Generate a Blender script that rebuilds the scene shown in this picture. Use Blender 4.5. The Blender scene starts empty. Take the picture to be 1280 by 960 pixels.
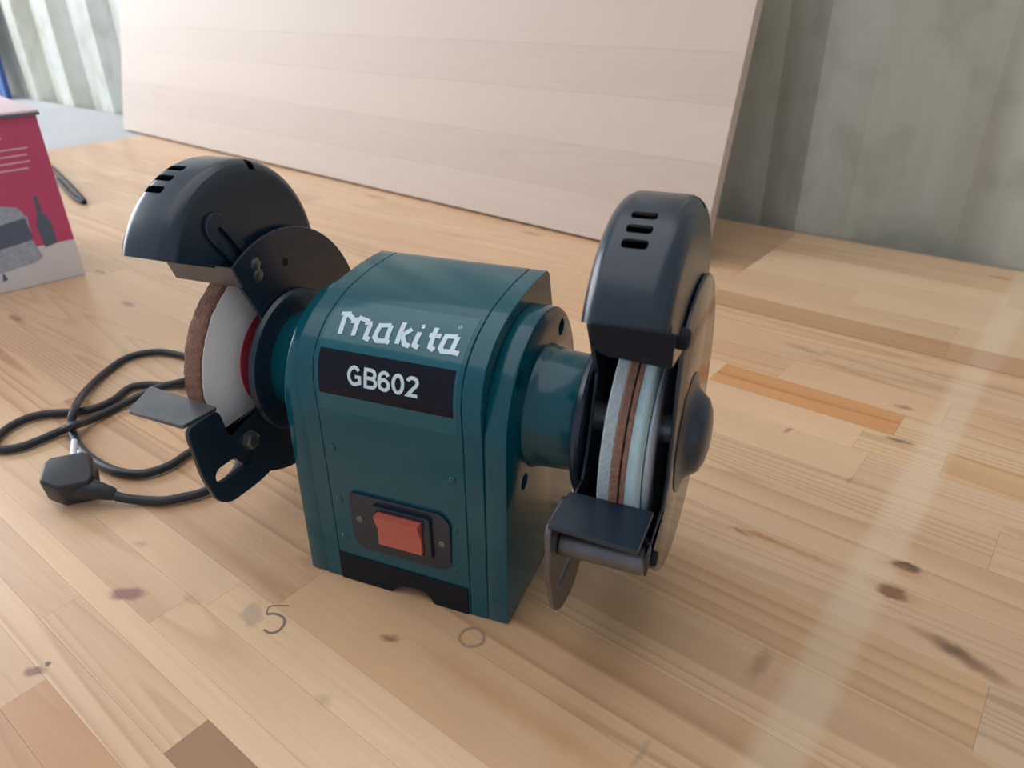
import bpy, bmesh, math, random
from mathutils import Vector, Matrix
random.seed(7)
R = math.radians
MM = 0.001

# ------------------------------------------------------------------ camera (solved from the photo, millimetres)
CAM = Vector((197.28, -354.28, 340.07)); YAW, PITCH, ROLL, FPX = R(-22.516), R(28.662), R(-1.018), 917.29
fw = Vector((math.sin(YAW)*math.cos(PITCH), math.cos(YAW)*math.cos(PITCH), -math.sin(PITCH)))
rt0 = Vector((math.cos(YAW), -math.sin(YAW), 0)); up0 = rt0.cross(fw)
rt = rt0*math.cos(ROLL) + up0*math.sin(ROLL); up = up0*math.cos(ROLL) - rt0*math.sin(ROLL)
def at(px, py, z=0.0):
    "photo pixel -> point (mm) on the horizontal plane at height z"
    k = fw + rt*((px-640)/FPX) + up*((480-py)/FPX)
    return CAM + k*((z-CAM.z)/k.z)
C = bpy.context.scene.collection
cd = bpy.data.cameras.new('camera'); co = bpy.data.objects.new('camera', cd); C.objects.link(co)
m4 = Matrix((rt, up, -fw)).transposed().to_4x4(); m4.translation = CAM*MM; co.matrix_world = m4
cd.sensor_width = 36; cd.lens = FPX/1280*36; cd.clip_start = .01
cd.dof.use_dof = True; cd.dof.focus_distance = .46; cd.dof.aperture_fstop = 10
scene = bpy.context.scene; scene.camera = co

# ------------------------------------------------------------------ light
PHI = R(-16.44)                                   # bench and wall run at this angle to the grinder
T = Vector((math.cos(PHI), math.sin(PHI), 0)); Nv = Vector((-math.sin(PHI), math.cos(PHI), 0))
def uv(u, v, z=0): return T*u + Nv*v + Vector((0, 0, z))
w = bpy.data.worlds.new('world'); scene.world = w; w.use_nodes = True
bg = w.node_tree.nodes['Background']; bg.inputs[0].default_value = (.80, .88, 1.0, 1); bg.inputs[1].default_value = .56
def area(name, loc, target, size, sizey, power, col):
    l = bpy.data.lights.new(name, 'AREA'); l.shape = 'RECTANGLE'; l.size = size; l.size_y = sizey; l.energy = power; l.color = col
    o = bpy.data.objects.new(name, l); C.objects.link(o); o.location = loc*MM
    o.rotation_euler = ((target-loc)*MM).to_track_quat('-Z', 'Y').to_euler()
    return o
area('doorway_daylight', uv(-4300, -900, 1500), uv(-300, 200, 100), 2.6, 2.4, 160, (.88, .94, 1))
area('overhead_fill', uv(-500, 150, 2500), uv(-200, 150, 0), 3.6, 2.4, 30, (1, .98, .95))  # soft overhead lamp added to brighten the bench top; no known roof opening
scene.view_settings.view_transform = 'Standard'; scene.view_settings.look = 'None'
scene.view_settings.exposure = 0.1; scene.view_settings.gamma = 1; scene.view_settings.use_curve_mapping = False

# ------------------------------------------------------------------ materials
MATS = {}
def nt(name):
    m = bpy.data.materials.new(name); m.use_nodes = True; MATS[name] = m
    n = m.node_tree.nodes; return m, n, m.node_tree.links, n['Principled BSDF']
def mat(name, col, rough=.5, metal=0, spec=.5, noise=0, nscale=200, bump=0, coat=0, bscale=None):
    m, n, l, b = nt(name)
    b.inputs['Base Color'].default_value = (*col, 1); b.inputs['Roughness'].default_value = rough
    b.inputs['Metallic'].default_value = metal; b.inputs['Specular IOR Level'].default_value = spec
    b.inputs['Coat Weight'].default_value = coat; b.inputs['Coat Roughness'].default_value = .06
    if noise or bump:
        g = n.new('ShaderNodeNewGeometry')
        tx = n.new('ShaderNodeTexNoise'); tx.inputs['Scale'].default_value = nscale; tx.inputs['Detail'].default_value = 4
        l.new(g.outputs['Position'], tx.inputs['Vector'])
        if noise:
            mx = n.new('ShaderNodeMix'); mx.data_type = 'RGBA'; mx.inputs[6].default_value = (*[c*(1-noise) for c in col], 1)
            mx.inputs[7].default_value = (*[min(1, c*(1+noise)) for c in col], 1)
            l.new(tx.outputs['Fac'], mx.inputs[0]); l.new(mx.outputs[2], b.inputs['Base Color'])
        if bump:
            t2 = tx
            if bscale:
                t2 = n.new('ShaderNodeTexNoise'); t2.inputs['Scale'].default_value = bscale; l.new(g.outputs['Position'], t2.inputs['Vector'])
            bp = n.new('ShaderNodeBump'); bp.inputs['Strength'].default_value = bump; bp.inputs['Distance'].default_value = .001
            l.new(t2.outputs['Fac'], bp.inputs['Height']); l.new(bp.outputs['Normal'], b.inputs['Normal'])
    return m
mat('teal', (.001, .074, .098), .20, spec=.32, noise=.08, nscale=60, coat=.22, bump=.02, bscale=90)
mat('teal_film', (.001, .094, .118), .14, spec=.35, coat=.35, bump=.35, bscale=55)
mat('black_gloss', (.010, .014, .020), .13, spec=.55, noise=.1, bump=.03, bscale=120)
mat('black_satin', (.009, .019, .034), .27, spec=.55, noise=.12, nscale=90)
mat('black_matte', (.008, .009, .014), .6, spec=.2, noise=.15)
mat('ring_stain', (.34, .23, .15), .6, noise=.3, nscale=500)
mat('black_rubber', (.012, .015, .020), .45, noise=.15, nscale=300)
mat('label_black', (.006, .006, .013), .2, spec=.22, coat=0, bump=.25, bscale=60)
mat('white_print', (.62, .72, .74), .4, noise=.06, nscale=400)
mat('red_switch', (.50, .11, .08), .4, noise=.12, nscale=300)
mat('steel', (.62, .68, .74), .3, metal=.35, noise=.15, nscale=150)
mat('dark_steel', (.15, .15, .155), .36, metal=.8, noise=.35, nscale=70)
mat('wheel_white', (.90, .86, .83), .85, noise=.07, nscale=120, bump=.25, bscale=900)
mat('wheel_grey', (.36, .40, .42), .9, noise=.25, nscale=500, bump=.5, bscale=900)
mat('wheel_pale', (.42, .55, .56), .8, noise=.12, nscale=200, bump=.3, bscale=900)
mat('leather', (.24, .115, .075), .85, noise=.4, nscale=350, bump=.7, bscale=700)
mat('leather_seam', (.045, .025, .018), .9, noise=.4, nscale=400)
mat('red_paper', (.55, .06, .09), .6, noise=.1)
mat('box_red', (.56, .075, .17), .45, noise=.05, nscale=40)
mat('box_white', (.74, .74, .77), .5, noise=.04, nscale=30)
mat('box_lid', (.80, .62, .66), .5, noise=.04)
mat('print_dark', (.10, .13, .19), .5, noise=.2, nscale=120)
mat('print_grey', (.36, .40, .48), .5, noise=.45, nscale=160)
mat('print_pale', (.72, .45, .52), .5)
mat('pencil', (.16, .13, .10), .7, noise=.3, nscale=600)
mat('blue_paint', (.03, .09, .30), .5, noise=.2, nscale=8)
mat('violet_grey', (.30, .30, .38), .6, noise=.2, nscale=8)
mat('grey_bench', (.47, .47, .48), .6, noise=.1, nscale=5)
mat('floor', (.22, .21, .20), .8, noise=.25, nscale=4)
mat('pine_leg', (.50, .33, .19), .6, noise=.2, nscale=20)

def pine(name, light, dark, grain=1.0, knots=(), pale=None, rough=.42, frame=None, offset=0.0, coatw=0.0):
    """glued pine; coordinates are the bench frame (u along the grain, v across) or another object frame"""
    m, n, l, b = nt(name)
    N = n.new; 
    if frame is None:
        g = N('ShaderNodeNewGeometry'); vr = N('ShaderNodeVectorRotate'); vr.rotation_type = 'Z_AXIS'; vr.inputs['Angle'].default_value = -PHI
        l.new(g.outputs['Position'], vr.inputs['Vector']); pos = vr.outputs['Vector']
    else:
        tc = N('ShaderNodeTexCoord'); tc.object = frame; pos = tc.outputs['Object']
    oi = N('ShaderNodeObjectInfo')
    mul = N('ShaderNodeMath'); mul.operation = 'MULTIPLY'; mul.inputs[1].default_value = 37.0; l.new(oi.outputs['Random'], mul.inputs[0])
    comb = N('ShaderNodeCombineXYZ')
    for i in (0, 1): l.new(mul.outputs[0], comb.inputs[i])
    add = N('ShaderNodeVectorMath'); add.operation = 'ADD'; l.new(pos, add.inputs[0]); l.new(comb.outputs[0], add.inputs[1])
    # growth rings: contour lines of a stretched noise
    mp = N('ShaderNodeMapping'); mp.inputs['Scale'].default_value = (.55, 13, 13); l.new(add.outputs[0], mp.inputs['Vector'])
    n1 = N('ShaderNodeTexNoise'); n1.inputs['Scale'].default_value = 1; n1.inputs['Detail'].default_value = 1.0; n1.inputs['Roughness'].default_value = .35
    l.new(mp.outputs[0], n1.inputs['Vector'])
    rg = N('ShaderNodeMath'); rg.operation = 'MULTIPLY'; rg.inputs[1].default_value = 26; l.new(n1.outputs['Fac'], rg.inputs[0])
    fr = N('ShaderNodeMath'); fr.operation = 'FRACT'; l.new(rg.outputs[0], fr.inputs[0])
    rr = N('ShaderNodeValToRGB'); e = rr.color_ramp.elements
    e[0].position = 0; e[0].color = (0, 0, 0, 1); e[1].position = .55; e[1].color = (.30, .30, .30, 1)
    q = e.new(.86); q.color = (1, 1, 1, 1); q = e.new(1.0); q.color = (0, 0, 0, 1)
    l.new(fr.outputs[0], rr.inputs[0])
    # fine fibres and broad tone
    mp2 = N('ShaderNodeMapping'); mp2.inputs['Scale'].default_value = (9, 420, 420); l.new(add.outputs[0], mp2.inputs['Vector'])
    n2 = N('ShaderNodeTexNoise'); n2.inputs['Scale'].default_value = 1; n2.inputs['Detail'].default_value = 3; l.new(mp2.outputs[0], n2.inputs['Vector'])
    mp3 = N('ShaderNodeMapping'); mp3.inputs['Scale'].default_value = (3.0, 14, 14); l.new(add.outputs[0], mp3.inputs['Vector'])
    n3 = N('ShaderNodeTexNoise'); n3.inputs['Scale'].default_value = 1; n3.inputs['Detail'].default_value = 2; l.new(mp3.outputs[0], n3.inputs['Vector'])
    # strength of the rings varies from stave to stave
    r2 = N('ShaderNodeMath'); r2.operation = 'MULTIPLY'; r2.inputs[1].default_value = 7.13; l.new(oi.outputs['Random'], r2.inputs[0])
    f2 = N('ShaderNodeMath'); f2.operation = 'FRACT'; l.new(r2.outputs[0], f2.inputs[0])
    mr = N('ShaderNodeMapRange'); mr.inputs['To Min'].default_value = .02*grain; mr.inputs['To Max'].default_value = .52*grain; l.new(f2.outputs[0], mr.inputs['Value'])
    s1 = N('ShaderNodeMath'); s1.operation = 'MULTIPLY'; l.new(rr.outputs[0], s1.inputs[0]); l.new(mr.outputs[0], s1.inputs[1])
    s2 = N('ShaderNodeMath'); s2.operation = 'MULTIPLY_ADD'; s2.inputs[1].default_value = .30*grain; l.new(n2.outputs['Fac'], s2.inputs[0]); l.new(s1.outputs[0], s2.inputs[2])
    s3 = N('ShaderNodeMath'); s3.operation = 'MULTIPLY_ADD'; s3.inputs[1].default_value = .55*grain; l.new(n3.outputs['Fac'], s3.inputs[0]); l.new(s2.outputs[0], s3.inputs[2])
    s4 = N('ShaderNodeMath'); s4.operation = 'SUBTRACT'; s4.use_clamp = True; s4.inputs[1].default_value = .30*grain + offset; l.new(s3.outputs[0], s4.inputs[0])
    mx = N('ShaderNodeMix'); mx.data_type = 'RGBA'; mx.inputs[6].default_value = (*light, 1); mx.inputs[7].default_value = (*dark, 1)
    l.new(s4.outputs[0], mx.inputs[0]); col = mx.outputs[2]
    tint = N('ShaderNodeMix'); tint.data_type = 'RGBA'; tint.blend_type = 'MULTIPLY'; tint.inputs[0].default_value = 1
    l.new(col, tint.inputs[6]); l.new(oi.outputs['Color'], tint.inputs[7]); col = tint.outputs[2]
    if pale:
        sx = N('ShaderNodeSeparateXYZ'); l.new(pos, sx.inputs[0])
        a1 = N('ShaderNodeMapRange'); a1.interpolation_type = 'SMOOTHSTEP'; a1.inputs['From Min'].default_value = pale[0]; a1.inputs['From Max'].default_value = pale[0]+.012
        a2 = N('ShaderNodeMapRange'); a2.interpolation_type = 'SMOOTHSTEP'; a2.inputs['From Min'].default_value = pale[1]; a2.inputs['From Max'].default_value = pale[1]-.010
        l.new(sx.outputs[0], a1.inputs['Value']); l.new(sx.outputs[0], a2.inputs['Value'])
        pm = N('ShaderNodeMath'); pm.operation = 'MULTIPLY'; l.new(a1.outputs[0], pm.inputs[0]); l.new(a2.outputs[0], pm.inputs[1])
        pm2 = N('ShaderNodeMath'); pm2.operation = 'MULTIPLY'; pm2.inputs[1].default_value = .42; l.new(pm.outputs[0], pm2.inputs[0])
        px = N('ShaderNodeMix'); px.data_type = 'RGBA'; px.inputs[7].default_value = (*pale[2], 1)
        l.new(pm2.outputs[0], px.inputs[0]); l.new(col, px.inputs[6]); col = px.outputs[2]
    if knots:
        nd = N('ShaderNodeTexNoise'); nd.inputs['Scale'].default_value = 130; l.new(pos, nd.inputs['Vector'])
        sb = N('ShaderNodeVectorMath'); sb.operation = 'SUBTRACT'; sb.inputs[1].default_value = (.5, .5, .5); l.new(nd.outputs['Color'], sb.inputs[0])
        sc = N('ShaderNodeVectorMath'); sc.operation = 'SCALE'; sc.inputs['Scale'].default_value = .006; l.new(sb.outputs[0], sc.inputs[0])
        ad = N('ShaderNodeVectorMath'); ad.operation = 'ADD'; l.new(pos, ad.inputs[0]); l.new(sc.outputs[0], ad.inputs[1])
        for (ku, kv, a, b_, ang, kc, st, core) in knots:
            km = N('ShaderNodeMapping'); km.vector_type = 'TEXTURE'
            km.inputs['Location'].default_value = (ku*MM, kv*MM, 0); km.inputs['Rotation'].default_value = (0, 0, R(ang)); km.inputs['Scale'].default_value = (a*MM, b_*MM, .05)
            l.new(ad.outputs[0], km.inputs['Vector'])
            ln = N('ShaderNodeVectorMath'); ln.operation = 'LENGTH'; l.new(km.outputs[0], ln.inputs[0])
            ma = N('ShaderNodeMapRange'); ma.interpolation_type = 'SMOOTHSTEP'; ma.inputs['From Min'].default_value = 1; ma.inputs['From Max'].default_value = core
            ma.inputs['To Max'].default_value = st; l.new(ln.outputs['Value'], ma.inputs['Value'])
            kx = N('ShaderNodeMix'); kx.data_type = 'RGBA'; kx.inputs[7].default_value = (*kc, 1)
            l.new(ma.outputs[0], kx.inputs[0]); l.new(col, kx.inputs[6]); col = kx.outputs[2]
    l.new(col, b.inputs['Base Color']); b.inputs['Roughness'].default_value = rough; b.inputs['Specular IOR Level'].default_value = .4
    b.inputs['Coat Weight'].default_value = coatw; b.inputs['Coat Roughness'].default_value = .25
    bp = N('ShaderNodeBump'); bp.inputs['Strength'].default_value = .12; bp.inputs['Distance'].default_value = .0006
    l.new(n2.outputs['Fac'], bp.inputs['Height']); l.new(bp.outputs['Normal'], b.inputs['Normal'])
    return m
def XYuv(x, y): return (x*T.x + y*T.y, x*Nv.x + y*Nv.y)
def K(px, py, a, b_, ang, c='brown', st=.85, core=.45):
    p = at(px, py); u_, v_ = XYuv(p.x, p.y)
    cc = {'brown': (.20, .09, .045), 'black': (.06, .03, .02), 'orange': (.42, .19, .075), 'grey': (.34, .26, .18), 'mauve': (.26, .12, .095)}[c]
    return (u_, v_, a, b_, ang, cc, st, core)
KN = [K(160, 742, 15, 7, 35, 'mauve', .85), K(45, 838, 8, 5, 40, 'brown', .8), K(60, 829, 2.5, 1.5, 0, 'black', .8),
      K(488, 797, 9, 4, 30, 'brown', .75, .2), K(1133, 708, 11, 6, 10, 'black', .85), K(1128, 712, 26, 9, -4, 'orange', .5, 0), K(1115, 740, 11, 8, 10, 'black', .9), K(1118, 741, 24, 12, 0, 'orange', .5, 0),
      K(1205, 822, 42, 8, -14, 'brown', .75, .1), K(1195, 812, 16, 7, -14, 'black', .5, 0), K(955, 672, 26, 3.5, -2, 'orange', .9, .1), K(1000, 690, 40, 4, -1, 'orange', .5, 0), K(925, 664, 12, 3, -3, 'brown', .6, .1),
      K(985, 538, 9, 4, 75, 'brown', .65, .1), K(1125, 551, 17, 5, 6, 'black', .7, .2), K(1130, 509, 13, 6, 5, 'brown', .6, .2),
      K(1005, 436, 36, 9, -10, 'mauve', .45, 0), K(1075, 468, 85, 7, -7, 'orange', .55, 0), K(1063, 600, 9, 2.5, 85, 'brown', .4, .1),
      K(950, 830, 20, 7, 88, 'brown', .45, .1), K(160, 380, 22, 8, 0, 'mauve', .7, .2), K(20, 398, 26, 7, 0, 'mauve', .75, .2), K(125, 340, 18, 6, 0, 'brown', .5), K(178, 522, 12, 5, 0, 'brown', .35),
      K(470, 246, 40, 10, 0, 'brown', .5, .1), K(665, 292, 30, 9, 0, 'brown', .6, .1), K(628, 275, 20, 8, 0, 'brown', .4, .1), K(175, 680, 10, 5, 20, 'brown', .35, .1), K(385, 702, 16, 8, 0, 'brown', .35, 0),
      K(800, 942, 14, 2.5, 88, 'grey', .7, .2), K(315, 768, 13, 8, -30, 'grey', .55, .55), K(240, 748, 14, 5, 0, 'orange', .4, 0), K(405, 875, 8, 6, 0, 'grey', .4, .2),
      K(585, 845, 55, 14, 0, 'orange', .35, 0), K(690, 915, 70, 10, 0, 'orange', .4, 0)]
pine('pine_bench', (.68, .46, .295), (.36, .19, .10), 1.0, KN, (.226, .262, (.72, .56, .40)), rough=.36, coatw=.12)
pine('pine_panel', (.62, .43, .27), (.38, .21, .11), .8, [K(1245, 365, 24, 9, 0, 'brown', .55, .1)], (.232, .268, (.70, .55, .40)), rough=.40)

# ------------------------------------------------------------------ mesh helpers (input in millimetres)
def finish(bm, name, material, parent=None, smooth=35, scale=MM):
    if scale != 1: bmesh.ops.scale(bm, vec=(scale,)*3, verts=bm.verts)
    bmesh.ops.recalc_face_normals(bm, faces=bm.faces)
    me = bpy.data.meshes.new(name); bm.to_mesh(me); bm.free()
    if smooth: me.shade_smooth(); me.set_sharp_from_angle(angle=R(smooth))
    o = bpy.data.objects.new(name, me); C.objects.link(o)
    me.materials.append(MATS[material])
    if parent: o.parent = parent
    return o
def empty(name, loc=(0, 0, 0)):
    o = bpy.data.objects.new(name, None); C.objects.link(o); o.location = Vector(loc)*MM; o.empty_display_size = .05
    return o
def tag(o, label=None, cat=None, group=None, kind=None):
    if label: o['label'] = label
    if cat: o['category'] = cat
    if group: o['group'] = group
    if kind: o['kind'] = kind
    return o
def bevel(bm, w_, seg=2, ang=30):
    if w_ <= 0: return
    ed = [e for e in bm.edges if len(e.link_faces) == 2 and e.calc_face_angle(0) > R(ang)]
    bmesh.ops.bevel(bm, geom=ed, offset=w_, segments=seg, profile=.5, affect='EDGES', clamp_overlap=True)
def prism_into(bm, pts, axis, a, b):
    "polygon pts in the plane normal to axis, extruded from a to b"
    def P(p, h): return {'x': (h, p[0], p[1]), 'y': (p[0], h, p[1]), 'z': (p[0], p[1], h)}[axis]
    v0 = [bm.verts.new(P(p, a)) for p in pts]; v1 = [bm.verts.new(P(p, b)) for p in pts]
    bm.faces.new(v0); bm.faces.new(v1[::-1]); n = len(pts)
    for i in range(n): bm.faces.new((v0[i], v0[(i+1) % n], v1[(i+1) % n], v1[i]))
    return bm
def prism(pts, axis, a, b, bv=0, seg=2):
    bm = prism_into(bmesh.new(), pts, axis, a, b); bmesh.ops.recalc_face_normals(bm, faces=bm.faces); bevel(bm, bv, seg); return bm
def lathe_into(bm, prof, cy, cz, n=64, jit=None):
    "profile (x, r) revolved about the x axis through (cy, cz)"
    rings = []
    for (x, r) in prof:
        if r < 1e-6: rings.append([bm.verts.new((x, cy, cz))]); continue
        ring = []
        for i in range(n):
            a = 2*math.pi*i/n; rr = r + (jit(x, a) if jit else 0)
            ring.append(bm.verts.new((x, cy+rr*math.cos(a), cz+rr*math.sin(a))))
        rings.append(ring)
    for A, B in zip(rings, rings[1:]):
        for i in range(n):
            j = (i+1) % n
            if len(A) == 1 and len(B) == 1: continue
            if len(A) == 1: bm.faces.new((A[0], B[i], B[j]))
            elif len(B) == 1: bm.faces.new((A[i], A[j], B[0]))
            else: bm.faces.new((A[i], A[j], B[j], B[i]))
    return bm
def lathe(prof, cy=0, cz=0, n=64, jit=None): return lathe_into(bmesh.new(), prof, cy, cz, n, jit)
def tube_into(bm, pts, r, n=10, caps=True):
    pts = [Vector(p) for p in pts]; prev = None; up_ = Vector((0, 0, 1))
    rings = []
    for i, p in enumerate(pts):
        d = (pts[min(i+1, len(pts)-1)] - pts[max(i-1, 0)]).normalized()
        s = d.cross(up_); s = s.normalized() if s.length > 1e-3 else Vector((1, 0, 0)); t_ = s.cross(d)
        rr = r(i/(len(pts)-1)) if callable(r) else r
        rings.append([bm.verts.new(p + s*rr*math.cos(2*math.pi*k/n) + t_*rr*math.sin(2*math.pi*k/n)) for k in range(n)])
    for A, B in zip(rings, rings[1:]):
        for k in range(n): bm.faces.new((A[k], A[(k+1) % n], B[(k+1) % n], B[k]))
    if caps: bm.faces.new(rings[0]); bm.faces.new(rings[-1][::-1])
    return bm
def spline(pts, m=8):
    pts = [Vector(p) for p in pts]; out = []
    for i in range(len(pts)-1):
        p0 = pts[max(i-1, 0)]; p1 = pts[i]; p2 = pts[i+1]; p3 = pts[min(i+2, len(pts)-1)]
        for k in range(m):
            t_ = k/m
            out.append(.5*((2*p1) + (p2-p0)*t_ + (2*p0-5*p1+4*p2-p3)*t_*t_ + (3*p1-p0-3*p2+p3)*t_**3))
    out.append(pts[-1]); return out
def box_into(bm, x0, x1, y0, y1, z0, z1): return prism_into(bm, [(x0, y0), (x1, y0), (x1, y1), (x0, y1)], 'z', z0, z1)
def cut(o, cutter_bm):
    "carve the cutter (mm) out of the mesh of o"
    bmesh.ops.recalc_face_normals(cutter_bm, faces=cutter_bm.faces)
    bmesh.ops.scale(cutter_bm, vec=(MM,)*3, verts=cutter_bm.verts)
    me = bpy.data.meshes.new('cutter'); cutter_bm.to_mesh(me); cutter_bm.free()
    c = bpy.data.objects.new('cutter', me); C.objects.link(c)
    md = o.modifiers.new('cut', 'BOOLEAN'); md.operation = 'DIFFERENCE'; md.solver = 'EXACT'; md.object = c
    dg = bpy.context.evaluated_depsgraph_get(); dg.update()
    new = bpy.data.meshes.new_from_object(o.evaluated_get(dg)); old = o.data
    o.modifiers.clear(); new.name = old.name; o.data = new
    bpy.data.objects.remove(c); bpy.data.meshes.remove(me); bpy.data.meshes.remove(old)
    new.shade_smooth(); new.set_sharp_from_angle(angle=R(35))
    return o
def rounded(pts, rad, seg=5):
    "round the corners of a polygon"
    out = []; n = len(pts)
    for i in range(n):
        p = Vector(pts[i]); a = (Vector(pts[i-1])-p); b = (Vector(pts[(i+1) % n])-p)
        r_ = min(rad, a.length*.45, b.length*.45); a = p+a.normalized()*r_; b = p+b.normalized()*r_
        for k in range(seg+1):
            t_ = k/seg; out.append(tuple(a*(1-t_)**2 + p*2*t_*(1-t_) + b*t_*t_))
    return out
def slot_poly(p, q, hw, n=8):
    p, q = Vector(p), Vector(q); d = (q-p).normalized(); ang = math.atan2(d.y, d.x); out = []
    for k in range(n+1): a = ang-math.pi/2+math.pi*k/n; out.append((q.x+hw*math.cos(a), q.y+hw*math.sin(a)))
    for k in range(n+1): a = ang+math.pi/2+math.pi*k/n; out.append((p.x+hw*math.cos(a), p.y+hw*math.sin(a)))
    return out
def circle_poly(cy, cz, r, n=24): return [(cy+r*math.cos(2*math.pi*i/n), cz+r*math.sin(2*math.pi*i/n)) for i in range(n)]

# ------------------------------------------------------------------ setting: wall, floor
WALLV = 842
def wall_material():
    m, n, l, b = nt('container_wall'); N = n.new
    tc = N('ShaderNodeTexCoord')
    mp = N('ShaderNodeMapping'); mp.inputs['Scale'].default_value = (9, 9, .7); l.new(tc.outputs['Object'], mp.inputs['Vector'])
    n1 = N('ShaderNodeTexNoise'); n1.inputs['Scale'].default_value = 1.2; n1.inputs['Detail'].default_value = 5; l.new(mp.outputs[0], n1.inputs['Vector'])
    r1 = N('ShaderNodeValToRGB'); e = r1.color_ramp.elements
    e[0].position = .32; e[0].color = (.47, .46, .36, 1); e[1].position = .66; e[1].color = (.62, .63, .58, 1); l.new(n1.outputs['Fac'], r1.inputs[0])
    n2 = N('ShaderNodeTexNoise'); n2.inputs['Scale'].default_value = 14; n2.inputs['Detail'].default_value = 6; l.new(tc.outputs['Object'], n2.inputs['Vector'])
    r2 = N('ShaderNodeValToRGB'); e = r2.color_ramp.elements; e[0].position = .28; e[0].color = (.80, .79, .75, 1); e[1].position = .5; e[1].color = (1, 1, 1, 1); l.new(n2.outputs['Fac'], r2.inputs[0])
    mx = N('ShaderNodeMix'); mx.data_type = 'RGBA'; mx.blend_type = 'MULTIPLY'; mx.inputs[0].default_value = 1
    l.new(r1.outputs[0], mx.inputs[6]); l.new(r2.outputs[0], mx.inputs[7]); l.new(mx.outputs[2], b.inputs['Base Color'])
    b.inputs['Roughness'].default_value = .42; b.inputs['Specular IOR Level'].default_value = .5
    bp = N('ShaderNodeBump'); bp.inputs['Strength'].default_value = .15; bp.inputs['Distance'].default_value = .004; l.new(n1.outputs['Fac'], bp.inputs['Height']); l.new(bp.outputs[0], b.inputs['Normal'])
wall_material()
bm = bmesh.new(); row = []
pitch = [(0, 0), (72, 0), (140, 36), (210, 36)]
u0 = -60-278*14
prof = [(u0+278*k+a, b) for k in range(26) for a, b in pitch]
vs = [[bm.verts.new(uv(a, WALLV+b, z)) for z in (-820, 1700)] for a, b in prof]
vs2 = [[bm.verts.new(uv(a, WALLV+b+3, z)) for z in (-820, 1700)] for a, b in prof]
for i in range(len(vs)-1):
    bm.faces.new((vs[i][0], vs[i+1][0], vs[i+1][1], vs[i][1])); bm.faces.new((vs2[i][1], vs2[i+1][1], vs2[i+1][0], vs2[i][0]))
wall = tag(finish(bm, 'wall_back', 'container_wall', smooth=0), kind='structure')
bm = bmesh.new(); prism_into(bm, [tuple(uv(a, b).xy) for a, b in [(-3950, -1800), (2500, -1800), (2500, WALLV+40), (-3950, WALLV+40)]], 'z', -860, -820)
tag(finish(bm, 'floor', 'floor', smooth=0), kind='structure')

# ------------------------------------------------------------------ workbench of glued pine staves
bench = tag(empty('workbench', (0, 0, -820)), 'long workbench topped with glued pine staves, carrying the bench grinder', 'workbench')
bm = bmesh.new(); box_into(bm, -.5, .5, -.5, .5, -1, 0); bevel(bm, .004, 1); 
unit = finish(bm, 'stave', 'pine_bench', smooth=0, scale=1); unit_mesh = unit.data; bpy.data.objects.remove(unit)
UL, UR = -1746, 760
SEAMS = [-318, -284, -253, -229, -212, -187, -172, -144, -116, -66, -14, 38, 88, 138, 188, 236, 282, 322, 363, 410, 458, 505, 553, 600, 648, 697, 745, 792, 838]
FIX = {(-253, -229): [(-420, -96, (1.0, .97, .95)), (-96, 120, (.84, .68, .56))], (-284, -253): [(-300, 60, (.86, .72, .6))],
       (-229, -212): [(-300, 170, (1.08, 1.06, 1.02))],
       (-212, -187): [(-500, -147, (1.0, .96, .95)), (-147, 0, (1.02, .98, .93)), (0, 60, (.55, .43, .37)), (60, 330, (1.0, .95, .85))],
       (-187, -172): [(-420, 250, (1.12, 1.12, 1.05))],
       (-172, -144): [(-520, -90, (1.08, 1.07, 1.04)), (-90, 300, (1.05, 1.03, .97))],
       (-144, -116): [(-500, -75, (1.1, 1.1, 1.05)), (-75, 330, (1.08, 1.07, 1.0))],
       (-116, -66): [(-420, -40, (.98, .92, .86)), (-40, 290, (.93, .83, .72))],
       (-66, -14): [(-350, 300, (.97, .88, .76))],
       (-14, 38): [(-300, 430, (1.0, .95, .86))],
       (38, 88): [(-200, 320, (.98, .88, .75))],
       (322, 363): [(-330, 45, (1.08, 1.06, 1.0)), (45, 212, (.98, .70, .44)), (212, 600, (1.02, .98, .88))],
       (363, 410): [(-260, 96, (1.0, .9, .8)), (96, 240, (1.04, .98, .9)), (240, 640, (.98, .9, .8))],
       (282, 322): [(-380, 190, (1.05, 1.0, .92)), (190, 255, (1.1, 1.08, .95)), (255, 700, (.94, .84, .66))]}
def stave(parent, name, mesh, u_a, u_b, v_a, v_b, z_top, th, col, M=None):
    o = bpy.data.objects.new(name, mesh); C.objects.link(o); o.parent = parent
    o.color = (*col, 1)
    g = .12
    loc = uv((u_a+u_b)/2, (v_a+v_b)/2, z_top)*MM - parent.location
    o.location = loc; o.rotation_euler = (0, 0, PHI); o.scale = ((u_b-u_a-g)*MM, (v_b-v_a-g)*MM, th*MM)
    return o
def rcol(a=.94, b=1.07):
    k = random.uniform(a, b); w_ = random.uniform(-.035, .035); return (k, k*(.97+w_), k*(.92+1.7*w_))
for a, b in zip(SEAMS, SEAMS[1:]):
    fx = FIX.get((a, b), []); segs = []
    if fx:
        segs = list(fx); u_ = fx[0][0]
        while u_ > UL: n_ = max(UL, u_-random.uniform(320, 760)); segs.append((n_, u_, rcol())); u_ = n_
        u_ = fx[-1][1]
    else: u_ = UL - random.uniform(0, 250)
    while u_ < UR:
        n_ = min(UR, u_+random.uniform(320, 760)); 
        if UR-n_ < 60: n_ = UR
        segs.append((max(u_, UL), n_, rcol())); u_ = n_
    for s in segs: stave(bench, 'stave', unit_mesh, s[0], s[1], a, b, random.uniform(-.10, 0), 38, s[2])
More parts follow.
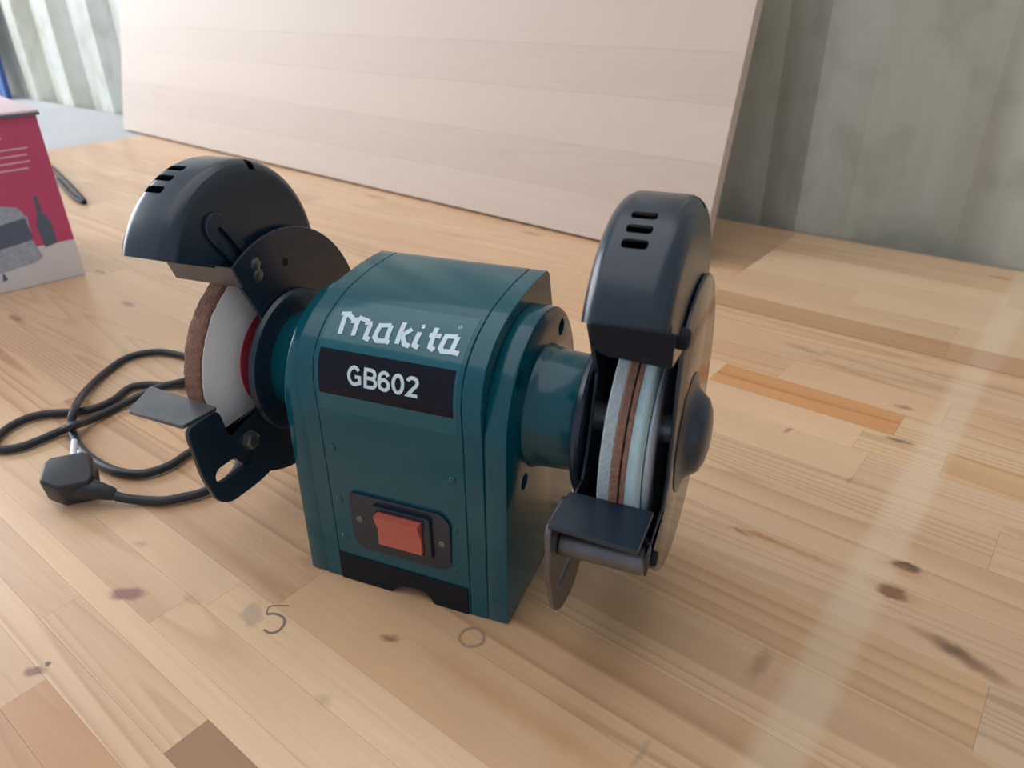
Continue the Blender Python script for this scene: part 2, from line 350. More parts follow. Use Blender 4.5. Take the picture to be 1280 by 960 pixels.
def bench_bit(name, u_a, u_b, v_a, v_b, z0, z1):
    bm = bmesh.new(); prism_into(bm, [tuple(uv(p, q).xy) for p, q in [(u_a, v_a), (u_b, v_a), (u_b, v_b), (u_a, v_b)]], 'z', z0+820, z1+820); bevel(bm, 2, 1)
    o = finish(bm, name, 'pine_leg', bench); return o
for (p, q) in [(UL+60, -280), (UR-130, -280), (UL+60, 740), (UR-130, 740)]: bench_bit('leg', p, p+70, q, q+70, -820, -38.2)
for q in (-278, 775): bench_bit('apron', UL+130, UR-130, q, q+28, -130, -38.2)
# pencil 5 and a ring stain left on the wood
def stroke_into(bm, pts, hw, put):
    "flat ribbon of half width hw with mitred corners along 2-D points; put(x, y) -> 3-D"
    src = [Vector(p) for p in pts]; P = [src[0]]
    for a, b in zip(src, src[1:]):
        k = max(1, int((b-a).length/2.5))
        P += [a+(b-a)*i/k for i in range(1, k+1)]
    rows = []
    for i, p in enumerate(P):
        d0 = (P[i]-P[i-1]).normalized() if i else None; d1 = (P[i+1]-P[i]).normalized() if i < len(P)-1 else None
        d0 = d0 or d1; d1 = d1 or d0
        n0 = Vector((-d0.y, d0.x)); n1 = Vector((-d1.y, d1.x)); m = (n0+n1)
        m = m.normalized() if m.length > .2 else n0
        q = m*(hw/max(.45, m.dot(n0)))
        rows.append((bm.verts.new(put(*(p-q))), bm.verts.new(put(*(p+q)))))
    for A, B in zip(rows, rows[1:]): bm.faces.new((A[0], B[0], B[1], A[1]))
    return bm
def mark(name, pxs, hw, closed=False):
    P2 = [at(*p) for p in pxs]; sp = spline([(p.x, p.y, 0) for p in P2], 4); bm = bmesh.new()
    stroke_into(bm, [(p.x, p.y) for p in sp], hw, lambda x, y: (x, y, 820.15)); bmesh.ops.recalc_face_normals(bm, faces=bm.faces)
    return finish(bm, name, 'ring_stain' if name == 'ring_mark' else 'pencil', bench, smooth=0)
o = mark('pencil_mark', [(361, 757), (345, 757), (336, 759), (333, 768)], .35)
o2 = mark('pencil_mark', [(333, 768), (343, 767), (354, 772), (355, 780), (347, 789), (337, 791), (330, 787)], .75); o2['label'] = 'handwritten pencil 5'
mark('ring_mark', [(580, 788), (574, 797), (580, 806), (592, 808), (603, 803), (604, 793), (597, 786), (588, 785), (580, 788)], .8)

# ------------------------------------------------------------------ second bench beyond, leaning board, loose panel
gb = empty('steel_bench', uv(-2340, 500, -820)); tag(gb, 'grey steel-topped bench standing end to end with the pine workbench by the wall', 'workbench')
def gbit(name, u_a, u_b, v_a, v_b, z0, z1, bv=2):
    b0 = uv(-2340, 500, -820)
    bm = bmesh.new(); prism_into(bm, [tuple((uv(p, q)-b0).xy) for p, q in [(u_a, v_a), (u_b, v_a), (u_b, v_b), (u_a, v_b)]], 'z', z0+820, z1+820); bevel(bm, bv, 1)
    return finish(bm, name, 'grey_bench', gb)
gbit('bench_top', -3300, -1750, 100, 838, -40, -1)
for p in (-3260, -1830): 
    for q in (140, 750): gbit('leg', p, p+50, q, q+50, -820, -40.2)

def pine_board(name, label, cat, org, ex, ey, ez, L, Wd, th, rows, mname, tones, seg):
    "panel glued from planks: ex along the planks, ey across them, ez out of the face"
    e = bpy.data.objects.new(name, None); C.objects.link(e)
    M = Matrix((ex, ey, ez)).transposed().to_4x4(); M.translation = org*MM; e.matrix_world = M
    tag(e, label, cat)
    me = None
    for i in range(len(rows)-1):
        u_ = -random.uniform(0, seg[0]*.8)
        while u_ < L:
            n_ = u_+random.uniform(*seg)
            if L-n_ < 80: n_ = L
            a, b = max(0, u_), min(L, n_)
            if me is None:
                bmx = bmesh.new(); box_into(bmx, -.5, .5, -.5, .5, -1, 0); tmp = finish(bmx, 'plank', mname, smooth=0, scale=1); me = tmp.data; bpy.data.objects.remove(tmp)
            o = bpy.data.objects.new('plank', me); C.objects.link(o); o.parent = e
            o.location = Vector(((a+b)/2, (rows[i]+rows[i+1])/2, random.uniform(-.1, 0)))*MM
            o.scale = ((b-a-.12)*MM, (rows[i+1]-rows[i]-.12)*MM, th*MM); o.color = (*tones(), 1); u_ = n_
    return e
f0 = uv(-1864, 699); f1 = uv(-86, 609); ex = (f1-f0).normalized(); nb = Vector((-ex.y, ex.x, 0)); al = R(13)
ey = Vector((0, 0, 1))*math.cos(al) + nb*math.sin(al); ez = ex.cross(ey)
def tone_pale():
    k = random.uniform(.965, 1.03); w_ = random.uniform(-.012, .012); return (k, k*(1+w_), k*(1+1.6*w_))
def board_material():
    # same wood, grain along the board's own x axis (object space of each plank is scaled, so use world position rotated)
    m = pine('pine_board', (.57, .46, .38), (.46, .32, .23), .45, rough=.5)
    nodes = m.node_tree.nodes
    for nd in nodes:
        if nd.type == 'VECTOR_ROTATE': nd.inputs['Angle'].default_value = -math.atan2(ex.y, ex.x)
board_material()
wb = pine_board('leaning_board', 'large pale pine panel leaning against the corrugated wall', 'board', f0+Vector((0, 0, 4.4)), ex, ey, ez, 1762, 540, 18, [0, 62, 128, 200, 262, 330, 400, 465, 540], 'pine_board', tone_pale, (4000, 5000))
# loose panel lying on the bench at right
pa = uv(-33, 504, 18); tonep = lambda: rcol(1.0, 1.09)
lp = pine_board('pine_panel', 'short pine panel lying flat on the workbench by the wall', 'board', uv(-33, 503, 18.4), T, Nv, Vector((0, 0, 1)), 820, 268, 18, [0, 46, 90, 136, 180, 226, 268], 'pine_panel', tonep, (260, 520))

# ------------------------------------------------------------------ bench grinder
G = tag(empty('bench_grinder'), 'teal double-wheel bench grinder with black wheel guards and coiled black cord', 'bench grinder')
H = 120.0
PROF = [(-62, 0), (-61, 60), (-60, 120), (-60, 145), (-57.5, 156), (-52, 165), (-40, 175), (-25, 181.5), (-12, 185), (15, 188), (42, 188)]
def smooth_prof():
    P = [Vector(p) for p in PROF[3:]]; out = [Vector((-62, 0)), Vector((-61, 60)), Vector((-60, 120))]
    out += [Vector((p.x, p.y)) for p in spline([(p.x, p.y, 0) for p in P], 4)]
    return out
SP = smooth_prof()
BACK = [(46, 185), (53, 158), (58, 125), (60, 100), (60, 0)]
LEN = [0]
for a, b in zip(SP, SP[1:]): LEN.append(LEN[-1]+(b-a).length)
def surf(x, t_, off=.25):
    for i in range(len(SP)-1):
        if t_ <= LEN[i+1] or i == len(SP)-2:
            d = (SP[i+1]-SP[i]).normalized(); p = SP[i]+d*(t_-LEN[i]); n_ = Vector((-d.y, d.x)); p = p+n_*off
            return (x, p.x, p.y)
full = [(p.x, p.y) for p in SP] + BACK
mc = finish(prism(full, 'x', -46, 46, .4, 1), 'motor_cover', 'teal', G, 25)
small = [(y*.985, z*.994 if z > 0 else z) for y, z in full]
cc_ = finish(prism(small, 'x', -57, 57, 0), 'cover_core', 'black_matte', G, 25)
NOTCH = [(-9, -3), (-9, .3), (-6, 4), (0, 7.5), (8, 9), (15, 8), (19, 4.5), (21, .3), (21, -3)]
for o_ in (mc, cc_): cut(o_, prism(NOTCH, 'y', -75, 75))
for s in (-1, 1):
    a, b = sorted((s*46.35, s*57.5)); finish(prism(full, 'x', a, b, .4, 1), 'end_plate', 'teal', G, 25)
    tomb = [(-62, 0), (-60.5, 60)] + [(59*math.cos(t_), H+59*math.sin(t_)) for t_ in [R(180-6*i) for i in range(31)]] + [(62, 60), (64, 0)]
    a, b = sorted((s*57.2, s*70.8)); eb = finish(prism(tomb, 'x', a, b, 1.6, 2), 'end_bell', 'teal', G, 25)
    cb = bmesh.new()
    for (y, z) in [(30, 158), (-38, 156), (-33, 87), (34, 84)]: prism_into(cb, circle_poly(y, z, 5.2, 20), 'x', s*60, s*75)
    cut(eb, cb)
    for (y, z) in [(30, 158), (-38, 156), (-33, 87), (34, 84)]:
        finish(lathe([(s*60.2, 0), (s*60.2, 5.1), (s*61, 5.1), (s*62.5, 4.2), (s*62.8, 0)], y, z, 16), 'bolt_head', 'black_matte', eb)
    pr = [(s*69, 37.5), (s*71, 37.5), (s*73.5, 36.2), (s*78, 35.4), (s*103, 33.8), (s*104, 33.0), (s*104, 0)]
    finish(lathe(pr, 0, H, 72), 'bearing_boss', 'teal', G)
    finish(lathe([(s*100.5, 0), (s*100.5, 44), (s*102, 47), (s*104.5, 48.2), (s*106.2, 47.5), (s*106.2, 0)], 0, H, 72), 'mounting_ring', 'black_satin', G)
    finish(lathe([(s*103, 0), (s*103, 8), (s*158, 8), (s*158, 0)], 0, H, 24), 'spindle', 'steel', G)
# lower front: black vent panel with an arched foot cut-out
arch = [(-46, .3), (-9, .3), (-6, 4), (0, 7.5), (8, 9), (15, 8), (19, 4.5), (21, .3), (45, .3), (45, 20.5), (-46, 21.5)]
finish(prism(arch, 'y', -62.8, -60, .3, 1), 'base_panel', 'black_matte', G)
for (x, z) in [(-39.8, 101.5), (-40.2, 64), (-40.5, 35), (38.5, 98), (38.3, 63), (37.2, 33)]:
    bm = bmesh.new(); bmesh.ops.create_uvsphere(bm, u_segments=14, v_segments=8, radius=2.4)
    bmesh.ops.scale(bm, vec=(1, .55, 1), verts=bm.verts); bmesh.ops.translate(bm, vec=(x, -60.4-max(0, 100-z)*.011, z), verts=bm.verts)
    finish(bm, 'rivet', 'teal', G, 80)
# switch
sw = finish(prism(rounded([(-30, 73), (30.5, 73), (36, 67), (35, 36), (29, 31), (-27, 31), (-32.5, 38), (-31.5, 71)], 3, 3), 'y', -63.0, -60, .5, 1), 'switch_plate', 'black_satin', G)
bm = prism(rounded([(-14.5, 69), (24, 69), (24, 39), (-14.5, 39)], 1.5, 3), 'y', -65.4, -62.8, .4, 1); bez = finish(bm, 'switch_bezel', 'black_satin', sw)
cb = bmesh.new(); box_into(cb, -11.4, 19.4, -68, -63.3, 41.6, 66.6); cut(bez, cb)
bm = bmesh.new(); prism_into(bm, [(-63.4, 42.4), (-67.6, 43.0), (-67.0, 54), (-70.5, 65.8), (-63.4, 65.8)], 'x', -10.6, 18.6); bevel(bm, .5, 2); rk = finish(bm, 'rocker', 'red_switch', sw); rk['label'] = 'faded red rocker switch'
for (x, z) in [(-25.5, 54), (30, 51.5)]:
    bm = bmesh.new(); bmesh.ops.create_uvsphere(bm, u_segments=14, v_segments=8, radius=2.6); bmesh.ops.scale(bm, vec=(1, .4, 1), verts=bm.verts)
    bmesh.ops.translate(bm, vec=(x, -63.0, z), verts=bm.verts); finish(bm, 'screw', 'dark_steel', sw, 80)
# label film, black name band, lettering
def sheet(x0, x1, t0, t1, off, nx=14, n_t=16):
    bm = bmesh.new(); g = [[bm.verts.new(surf(x0+(x1-x0)*i/nx, t0+(t1-t0)*j/n_t, off)) for i in range(nx+1)] for j in range(n_t+1)]
    for j in range(n_t):
        for i in range(nx): bm.faces.new((g[j][i], g[j][i+1], g[j+1][i+1], g[j+1][i]))
    return bm
fl = finish(sheet(-43.5, 43.5, 128, 199, .18), 'label_film', 'teal_film', G, 60)
nb_ = finish(sheet(-42.5, 41.5, 138.8, 165.2, .34), 'name_band', 'label_black', fl, 60)
def arc(cx, cy, rx, ry, a0, a1, n=10): return [(cx+rx*math.cos(R(a0+(a1-a0)*i/n)), cy+ry*math.sin(R(a0+(a1-a0)*i/n))) for i in range(n+1)]
GL = {'G': [arc(3.6, 5.8, 3.1, 4.8, 40, 300, 18) + [(6.6, 2.2), (6.6, 5.4), (4.0, 5.4)]],
      'B': [[(1.0, 0), (1.0, 11.6)], [(1.0, 10.6), (4.0, 10.6)] + arc(4.2, 8.3, 2.2, 2.3, 90, -90, 8) + [(1.0, 6.0)], [(4.2, 6.0)] + arc(4.4, 3.5, 2.5, 2.5, 90, -90, 8) + [(1.0, 1.0)]],
      '6': [arc(3.7, 6.6, 2.7, 4.0, 35, 180, 10) + [(1.0, 4.0)], arc(3.7, 3.8, 2.6, 2.8, 0, 360, 18)],
      '0': [arc(3.6, 5.8, 2.6, 4.8, 0, 360, 22)],
      '2': [arc(3.6, 8.2, 2.6, 2.4, 170, -30, 10) + [(1.2, 1.0), (6.4, 1.0)]]}
bm = bmesh.new(); x0 = -22.6
for ch, adv in (('G', 9.9), ('B', 8.7), ('6', 8.7), ('0', 8.7), ('2', 8)):
    for k, pl_ in enumerate(GL[ch]): stroke_into(bm, [(x0+p[0]*1.12, 146.8+p[1]) for p in pl_], 1.0, lambda x, y, k=k: surf(x, y, .5+.05*k))
    x0 += adv
finish(bm, 'lettering', 'white_print', nb_, 0)
LOGO = [[(-38.1, 187.3), (-34.1, 188.0), (-34.8, 185.4), (-33.2, 174.3)], [(-34.1, 188.0), (-28.3, 184.2), (-28.0, 181.9)], [(-26.2, 186.4), (-25.6, 183.9), (-24.7, 174.4)], [(-26.2, 186.4), (-19.6, 184.9), (-18.8, 182.4)],
        [(-18.2, 184.9), (-17.0, 181.9), (-17.0, 174.6), (-14.1, 173.8)],
        [(-4.5, 184.5), (-11.0, 183.4), (-11.4, 175.8), (-9.3, 174.0), (-4.4, 174.4)], [(-4.3, 184.6), (-3.9, 174.6), (-1.6, 174.0)],
        [(2.6, 187.8), (3.0, 174.0)], [(8.6, 184.2), (4.3, 179.7), (7.7, 174.5), (10.8, 174.0)],
        [(13.7, 183.1), (13.2, 175.0), (16.2, 174.0)], [(13.4, 186.8), (15.2, 187.2)],
        [(22.3, 187.6), (22.7, 175.4), (25.6, 174.0)], [(19.8, 182.5), (26.6, 182.7)],
        [(35.9, 184.0), (29.6, 183.4), (28.8, 175.8), (30.3, 174.2), (35.0, 174.6)], [(36.3, 184.1), (35.6, 174.7), (40.1, 174.4)]]
bm = bmesh.new()
for k, pl in enumerate(LOGO): stroke_into(bm, pl, 1.42, lambda x, y, k=k: surf(x, y, .42+.05*(k % 4)))
stroke_into(bm, [(35.0+.9*math.cos(t_), 190.4+.9*math.sin(t_)) for t_ in [i*.7 for i in range(10)]], .16, lambda x, y: surf(x, y, .5))
finish(bm, 'brand_lettering', 'white_print', fl, 0)

# ---- wheels
def jag(amp, seed):
    rnd = random.Random(seed); tab = [rnd.uniform(-amp, amp) for _ in range(997)]
    return lambda x, a: tab[int(round(a*1000+x*37)) % 997]
GW = finish(lathe([(-134, 0), (-134, 68.3), (-123.6, 68.3), (-122.6, 67.3), (-122.6, 0)], 0, H, 96), 'grinding_wheel', 'wheel_white', G, 30)
GW['label'] = 'white wheel with a frayed leather rim'
lb = finish(lathe([(-134.8, 67), (-134.8, 69.8), (-133.5, 70.6), (-129, 70.7), (-124.5, 70.5), (-122.9, 69.6), (-122.9, 68)], 0, H, 180, jag(.55, 3)), 'leather_band', 'leather', GW, 20)
finish(lathe([(-122.7, 0), (-122.7, 36), (-121.9, 36), (-121.9, 0)], 0, H, 48), 'paper_washer', 'red_paper', GW)
finish(lathe([(-122, 0), (-122, 27), (-118, 25), (-116, 14), (-107, 14), (-107, 0)], 0, H, 48), 'flange', 'black_satin', GW)
RW = finish(lathe([(123.2, 0), (123.2, 69.0), (123.9, 69.8), (129.3, 69.8), (129.4, 0)], 0, H, 120, jag(.12, 8)), 'grinding_wheel', 'wheel_grey', G, 30)
RW['label'] = 'layered wheel of grey, brown leather and pale discs'
finish(lathe([(129.5, 60), (129.5, 70.0), (130.2, 70.5), (133.6, 70.3), (133.8, 60)], 0, H, 180, jag(.4, 5)), 'leather_band', 'leather', RW, 20)
finish(lathe([(133.8, 60), (133.8, 69.1), (134.6, 69.2), (134.7, 60)], 0, H, 180, jag(.8, 6)), 'leather_seam', 'leather_seam', RW, 20)
finish(lathe([(134.7, 60), (134.7, 70.2), (136.4, 70.3), (137, 70), (137.1, 60)], 0, H, 180, jag(.4, 9)), 'leather_band', 'leather', RW, 20)
finish(lathe([(137.1, 0), (137.1, 69.8), (141.2, 69.8), (142.2, 69), (142.2, 0)], 0, H, 96), 'pale_disc', 'wheel_pale', RW, 30)
finish(lathe([(142.2, 0), (142.2, 54), (143, 56), (144.2, 56), (145.2, 53), (145.4, 40), (143.4, 36), (143.4, 0)], 0, H, 72), 'flange', 'steel', RW)

# ---- guards
HC = (-16.6, 185.5); HR = 67.5; DC = (0, 126); DR = 82.0
def hood(s):
    xi, xo, r = 113, 152, 9
    sec = [(xi, 12), (xi, 40)] + [(xi+r-r*math.cos(t_), HR-r+r*math.sin(t_)) for t_ in [R(15*i) for i in range(7)]]
    sec += [(xo-r+r*math.sin(t_), HR-r+r*math.cos(t_)) for t_ in [R(15*i) for i in range(7)]] + [(xo, 40), (xo, 12)]
    angs = [156-(156+8)*i/60 for i in range(61)]
    bm = bmesh.new(); th = 1.6
    def ring(inner):
        g = []
        for a in angs:
            row = []
            for k, (x, r_) in enumerate(sec):
                if inner:
                    x2 = min(max(x, xi+th), xo-th); r2 = min(r_, HR-th)
                else: x2, r2 = x, r_
                row.append(bm.verts.new((s*x2, HC[0]+r2*math.cos(R(a)), HC[1]+r2*math.sin(R(a)))))
            g.append(row)
        return g
    A, B = ring(False), ring(True); n, k_ = len(angs), len(sec)
    for i in range(n-1):
        for j in range(k_-1):
            bm.faces.new((A[i][j], A[i+1][j], A[i+1][j+1], A[i][j+1])); bm.faces.new((B[i][j], B[i][j+1], B[i+1][j+1], B[i+1][j]))
        for j in (0, k_-1): bm.faces.new((A[i][j], B[i][j], B[i+1][j], A[i+1][j]))
    for i in (0, n-1):
        for j in range(k_-1): bm.faces.new((A[i][j], A[i][j+1], B[i][j+1], B[i][j]))
    o = finish(bm, 'wheel_hood', 'black_satin', G, 30)
    cb = bmesh.new(); xa, xb = ((133.5, 146) if s < 0 else (124.8, 136.5))
    for ang, xa, xb in [(a_, xa, xb) for a_ in ((121.2, 113, 104.2) if s < 0 else (123.8, 116.4, 108.4))] + [(76, 109, 119), (76, 146, 156)]:
        sp_ = rounded([(xa, -2.6), (xb, -2.6), (xb, 2.6), (xa, 2.6)], 2.0, 4); sub = bmesh.new()
        prism_into(sub, sp_, 'z', HR-6, HR+6)          # slot through the rim at the top, turned to its angle
        for v in sub.verts:
            x, y, z = v.co; t_ = R(ang-90); v.co = (s*x, HC[0]+y*math.cos(t_)-z*math.sin(t_), HC[1]+y*math.sin(t_)+z*math.cos(t_))
        me_ = bpy.data.meshes.new('tmp'); sub.to_mesh(me_); sub.free(); cb.from_mesh(me_); bpy.data.meshes.remove(me_)
    cut(o, cb)
    return o
def disc_poly(front, a0=math.degrees(math.atan2(70, -43))):
    a1 = math.degrees(math.atan2(-22, -79))
    arc = [(DC[0]+DR*math.cos(R(a0-(a0-a1)*i/60)), DC[1]+DR*math.sin(R(a0-(a0-a1)*i/60))) for i in range(61)]
    return arc + front
for s in (-1, 1):
    hd = hood(s)
    # inner plate of the guard, beside the bearing boss
    a, b = sorted((s*107.2, s*109.4))
    ip = finish(prism(disc_poly([(-84, 92), (-82, 103), (-44, 106), (-36, 120), (-24, 160)]), 'x', a, b, .5, 1), 'inner_plate', 'black_satin', G)
    for (y, z) in [(6, 186), (40, 96)]: finish(lathe([(s*107.2, 0), (s*106.9, 2.6), (s*107.5, 2.6)], y, z, 16), 'rivet', 'black_matte', ip)
    # outer cover with the domed spindle cap
    a, b = sorted((s*152.4, s*154.6))
    oc = finish(prism(disc_poly([(-88, 90), (-86, 103), (-52, 105), (-46, 118), (-45, 150)]) if s > 0 else [(y, z) for y, z in disc_poly([], 88) if not (y < -40 and z > 45)] + [(-38, 66), (-34, 110), (-30, 135), (-8, 168)], 'x', a, b, .8, 2), 'outer_cover', 'black_gloss', G)
    dome = [(154.4, 34), (155.2, 34), (156.2, 30), (157.5, 26), (160, 23.6), (164, 20.5), (166.5, 15), (167.8, 8), (168.2, 0)]
    finish(lathe([(s*x, r_) for x, r_ in dome], 0, H, 48), 'spindle_cap', 'black_satin', oc, 50)
    for (y, z) in ([(-77, 93)] if s > 0 else [(30, 180)]):
        finish(lathe([(s*154.4, 0), (s*154.4, 4), (s*156.6, 3.8), (s*157.2, 3), (s*157.2, 0)], y, z, 18), 'bolt_head', 'black_matte', oc)
    # rim joining both plates round the back and underside
    bm = bmesh.new(); a0, a1 = (196 if s > 0 else 240), 405; n = 70; g = []
    for i in range(n+1):
        t_ = R(a0+(a1-a0)*i/n)
        g.append([bm.verts.new((s*x, DC[0]+r_*math.cos(t_), DC[1]+r_*math.sin(t_))) for x, r_ in ((109.4, DR-.6), (152.4, DR-.6), (152.4, DR-2.6), (109.4, DR-2.6))])
    for A, B in zip(g, g[1:]):
        for k in range(4): bm.faces.new((A[k], A[(k+1) % 4], B[(k+1) % 4], B[k]))
    bm.faces.new(g[0]); bm.faces.new(g[-1][::-1]); finish(bm, 'guard_rim', 'black_satin', G)
    if s > 0: finish(lathe([(110, 0), (110, 7.5), (151.5, 7.5), (151.5, 0)], -80, 93, 28), 'spacer_tube', 'dark_steel', G)
# spark deflectors: right one bolted under the hood lip, left one slid back over the wheel
sd = finish(prism(rounded([(119.5, 214.6), (155.5, 214.6), (155.5, 198.5), (127, 200), (120.5, 203.5)], 1.5, 3), 'y', -80.9, -79.2, .4, 1), 'spark_deflector', 'black_matte', G)
finish(prism([(-80, 214.6), (-56, 203), (-56, 196), (-80, 199)], 'x', 154.0, 155.6, .3, 1), 'side_flange', 'black_gloss', sd)
finish(lathe([(155.4, 0), (155.4, 5), (158.6, 4.6), (159.4, 3.4), (159.4, 0)], -63, 205, 18), 'bolt_head', 'black_matte', sd)
bm = bmesh.new(); prism_into(bm, [(-47.6, 200.5), (-46, 200.5), (-40.8, 187), (-42.4, 187)], 'x', -150, -101); bevel(bm, .3, 1)
sd2 = finish(bm, 'spark_deflector', 'dark_steel', G)
finish(prism(slot_poly((-42, 222), (-20, 190), 8), 'x', -113.2, -110.6, .5, 1), 'slotted_arm', 'black_satin', sd2)
cut(sd2.children[0], prism(slot_poly((-40, 219), (-25, 197), 2.4), 'x', -116, -108))
for (y, z) in [(-20.5, 193), (-20, 186)]: finish(lathe([(-110.8, 0), (-110.8, 5.5), (-107.4, 5), (-106.6, 3.6), (-106.6, 0)], y, z, 6), 'bolt_head', 'dark_steel', sd2)
# tool rests
r1 = finish(prism(rounded([(-164, -69.5), (-153, -97.5), (-110, -99.5), (-106.5, -75.5)], 1.5, 3), 'z', 121.4, 124, .5, 1), 'tool_rest', 'dark_steel', G)
br = finish(prism(rounded([(-101, 122.5), (-75, 122.5), (-71, 99), (-48, 92), (-30, 78), (-34, 58), (-55, 56), (-82, 58), (-92, 66), (-98, 88)], 7, 5), 'x', -109.2, -106.2, .5, 1), 'rest_bracket', 'black_satin', r1)
cut(br, prism(slot_poly((-84, 81), (-60, 79.5), 5.2), 'x', -112, -103))
finish(lathe([(-106.6, 0), (-106.6, 6.5), (-102.6, 6), (-101.6, 4.4), (-101.6, 0)], -57, 90, 6), 'bolt_head', 'dark_steel', r1)
r2 = finish(prism(rounded([(109.5, -69.2), (152.3, -70.4), (151.6, -101), (107.4, -97.6)], 1.2, 3), 'z', 113.4, 116, .5, 1), 'tool_rest', 'black_satin', G)
br2 = finish(prism(rounded([(-98.5, 114.5), (-69, 114.5), (-62, 98), (-40, 74), (-38, 52), (-58, 40), (-78, 43), (-89, 52), (-97, 80)], 7, 5), 'x', 106.4, 109.2, .5, 1), 'rest_bracket', 'dark_steel', r2)
cut(br2, prism(slot_poly((-79, 66), (-52, 70), 3.6), 'x', 103, 112))
finish(lathe([(109, 0), (109, 9), (111, 9), (111, 6.5), (115, 6), (115, 0)], -60, 76, 6), 'bolt_head', 'dark_steel', r2)

# ---- power cord and plug
def cz(pts): return [at(p[0], p[1], p[2] if len(p) > 2 else 4.2) for p in pts]
A1 = cz([(137, 617, 10), (152, 622, 7), (175, 625), (205, 626), (232, 621), (252, 616), (285, 600), (300, 575), (285, 555), (260, 555), (235, 567), (212, 582), (180, 592), (150, 590), (125, 580), (105, 565), (93, 548), (89, 532, 5), (93, 512, 13), (105, 492, 6), (130, 467), (160, 447), (195, 440), (226, 444), (262, 455), (280, 468), (262, 478), (229, 480), (207, 482, 4.2), (185, 481), (162, 485), (142, 500), (120, 510, 5), (95, 515, 4.2), (62, 517), (37, 522), (15, 532), (-2, 545), (-8, 556), (0, 562), (25, 559), (50, 550), (80, 537, 5), (92, 532, 13), (110, 526, 6), (140, 512), (175, 495, 6), (200, 484, 12.5), (229, 477, 12), (262, 466, 6), (300, 452)])
end = [Vector((-90, 95, 4.2)), Vector((-40, 105, 6)), Vector((0, 85, 12)), Vector((10, 62, 18))]
bm = tube_into(bmesh.new(), spline(A1+end, 6), 3.6, 10); finish(bm, 'power_cord', 'black_rubber', G, 60)
base = at(87, 600, 18)
fd = (at(100, 545, 18)-base); fd.z = 0; fd.normalize(); fd.z = .30; fd.normalize()
sd_ = fd.cross(Vector((0, 0, 1))).normalized(); ud = sd_.cross(fd)
def pl(bm):
    for v in bm.verts: x, y, z = v.co; v.co = base + fd*x + sd_*y + ud*z
    return bm
# moulded body: faceted block that widens towards the pin face, cord leaving at the side
bm = bmesh.new()
out = [(-19, -6), (-19, 20), (-10, 24), (17, 21), (22, 14), (22, -14), (17, -19), (-6, -22)]
prism_into(bm, [(x*.8, y*.8) for x, y in out], 'z', -12.4, 10.5); bmesh.ops.recalc_face_normals(bm, faces=bm.faces); bevel(bm, 2.6, 3)
plug = finish(pl(bm), 'plug', 'black_rubber', G, 40)
noz = spline([base + fd*-8 + sd_*8 - ud*2, at(118, 612, 14), at(143, 618, 9)], 6)
finish(tube_into(bmesh.new(), noz, lambda t_: 10-5.4*t_, 14), 'strain_relief', 'black_rubber', plug, 60)
for k in (-8.5, 8.5):
    bm = tube_into(bmesh.new(), [(16, 4, k*.75), (33, 4, k*.75), (34.6, 4, k*.75)], lambda t_: 2.4 if t_ < .9 else 1.6, 12)
    finish(pl(bm), 'plug_pin', 'steel', plug, 40)

# ------------------------------------------------------------------ red carton
c0 = at(107, 343); c1 = at(0, 368); bx = (c1-c0).normalized(); by = Vector((bx.y, -bx.x, 0))
if by.dot(fw) < 0: by = -by
BW, BD, BH = 300, 250, 212
box = empty('cardboard_box', c0); tag(box, 'red and white cardboard box printed with a power router, standing on the workbench', 'box')
def bp(x, y, z): return bx*x + by*y + Vector((0, 0, z))
def bprism(name, pts, y0, y1, m, parent, bv=0):
    bm = bmesh.new(); v0 = [bm.verts.new(bp(x, y0, z)) for x, z in pts]; v1 = [bm.verts.new(bp(x, y1, z)) for x, z in pts]; n = len(pts)
    bm.faces.new(v0); bm.faces.new(v1[::-1])
    for i in range(n): bm.faces.new((v0[i], v0[(i+1) % n], v1[(i+1) % n], v1[i]))
    bmesh.ops.recalc_face_normals(bm, faces=bm.faces); bevel(bm, bv, 2)
    return finish(bm, name, m, parent, 40)
body = bprism('carton', [(0, .2), (BW, .2), (BW, BH-2), (0, BH-2)], 0, BD, 'box_white', box, 1.2)
sl = 0.0
bprism('red_print', [(.6, 50), (BW-1, 50), (BW-1, BH-3), (.6, BH-3)], -.35, -.05, 'box_red', body)
lid = bprism('lid', [(-3, BH-1.6), (BW, BH-1.6), (BW, BH+1.2), (-3, BH+1.2)], -4, BD, 'box_lid', box, .5)
bprism('lid_edge', [(-3.2, BH-5), (BW, BH-5), (BW, BH-1.6), (-3.2, BH-1.6)], -4, -3, 'print_dark', lid)
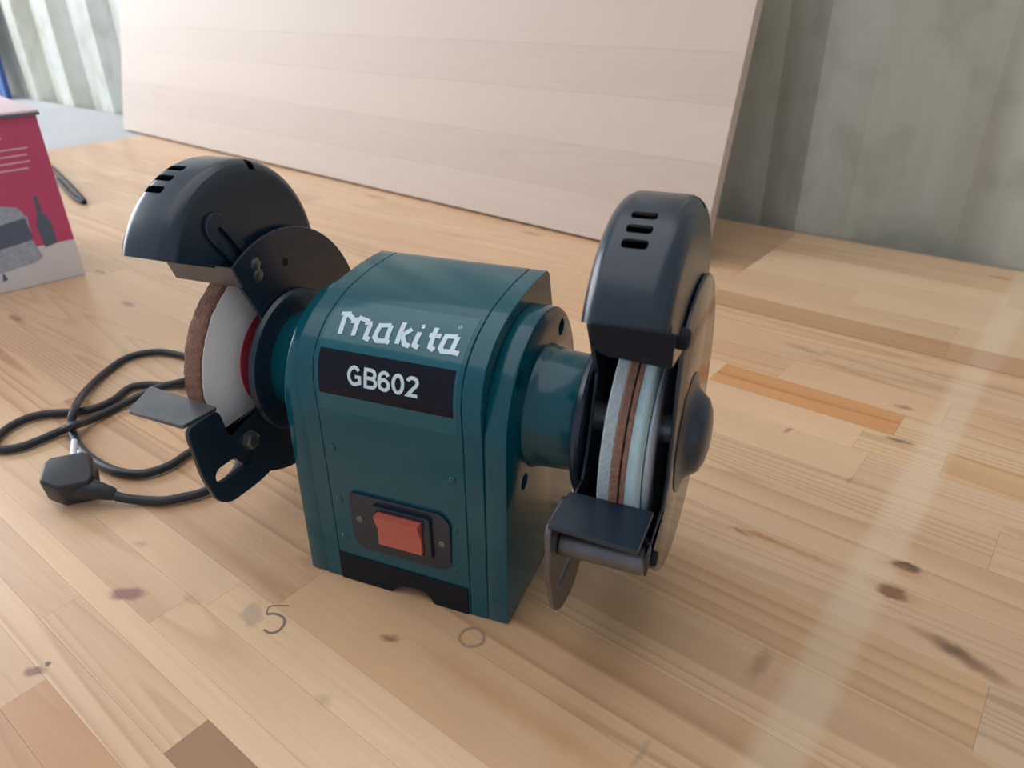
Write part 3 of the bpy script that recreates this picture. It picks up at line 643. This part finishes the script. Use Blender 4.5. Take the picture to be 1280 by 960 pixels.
# print: tool picture, bottle-like attachment, unreadable text lines
bprism('router_print', [(42, 36), (50, 31), (92, 26), (106, 31), (103, 46), (96, 54), (94, 70), (98, 96), (90, 104), (72, 108), (52, 102), (45, 88), (47, 58)], -.75, -.4, 'print_grey', body)
bprism('router_body_print', [(46, 60), (94, 54), (98, 82), (48, 88)], -1.05, -.8, 'print_dark', body)
bprism('bottle_print', [(21, 50), (36, 47), (38, 76), (33, 90), (31.5, 112), (27.5, 113), (27, 91), (21, 79)], -.75, -.4, 'print_dark', body)
bprism('small_mark', [(88, 16), (94, 15), (92, 24), (90, 24)], -.5, -.1, 'print_dark', body)
for k, (x0, x1) in enumerate([(20, 150), (23, 150), (22, 150), (26, 150)]):
    z = 170-8*k; bprism('text_line', [(x0, z), (x1, z-1.5), (x1, z+.4), (x0, z+1.9)], -.6, -.4, 'print_pale', body)
tx = bpy.data.curves.new('txt', 'FONT'); tx.body = 'a-c'; tx.size = 10; to = bpy.data.objects.new('txt', tx); C.objects.link(to)
dg = bpy.context.evaluated_depsgraph_get(); dg.update(); me = bpy.data.meshes.new_from_object(to.evaluated_get(dg)); bpy.data.objects.remove(to)
bm = bmesh.new(); bm.from_mesh(me); bpy.data.meshes.remove(me)
for v in bm.verts: v.co = bp(56-v.co.x, -.6, 184+v.co.y)
finish(bm, 'lettering', 'box_white', body, 0)
# dark strap loop poking out behind the carton
lo = [at(60, 205, 5), at(78, 222, 12), at(92, 236, 12), at(106, 252, 5), at(98, 250, 5), at(86, 240, 5), at(72, 224, 5)]
o0 = at(92, 240, 0)
bm = tube_into(bmesh.new(), [p-o0 for p in spline(lo, 6)], 4.2, 8); st = finish(bm, 'cable_loop', 'black_matte', None, 60); st.location = o0*MM
tag(st, 'thin dark loop of cable lying behind the red box', 'cable')
# blue strips in the corner
for i, (u_, m, wd) in enumerate([(-2905, 'blue_paint', 46), (-2962, 'violet_grey', 40), (-3015, 'blue_paint', 46)]):
    b0 = uv(u_, 790, -1); bm = bmesh.new(); prism_into(bm, [(-wd/2, -9), (wd/2, -9), (wd/2, 9), (-wd/2, 9)], 'z', 0, 560); bevel(bm, 2, 1)
    o = finish(bm, 'painted_strip', m); o.location = b0*MM; o.rotation_euler = (R(-4), R(-7), PHI)
    tag(o, ['bright blue strip leaning on the wall nearest the leaning board', 'grey-violet strip leaning between two blue strips', 'blue strip leaning on the wall beyond the grey-violet strip'][i], 'strip')
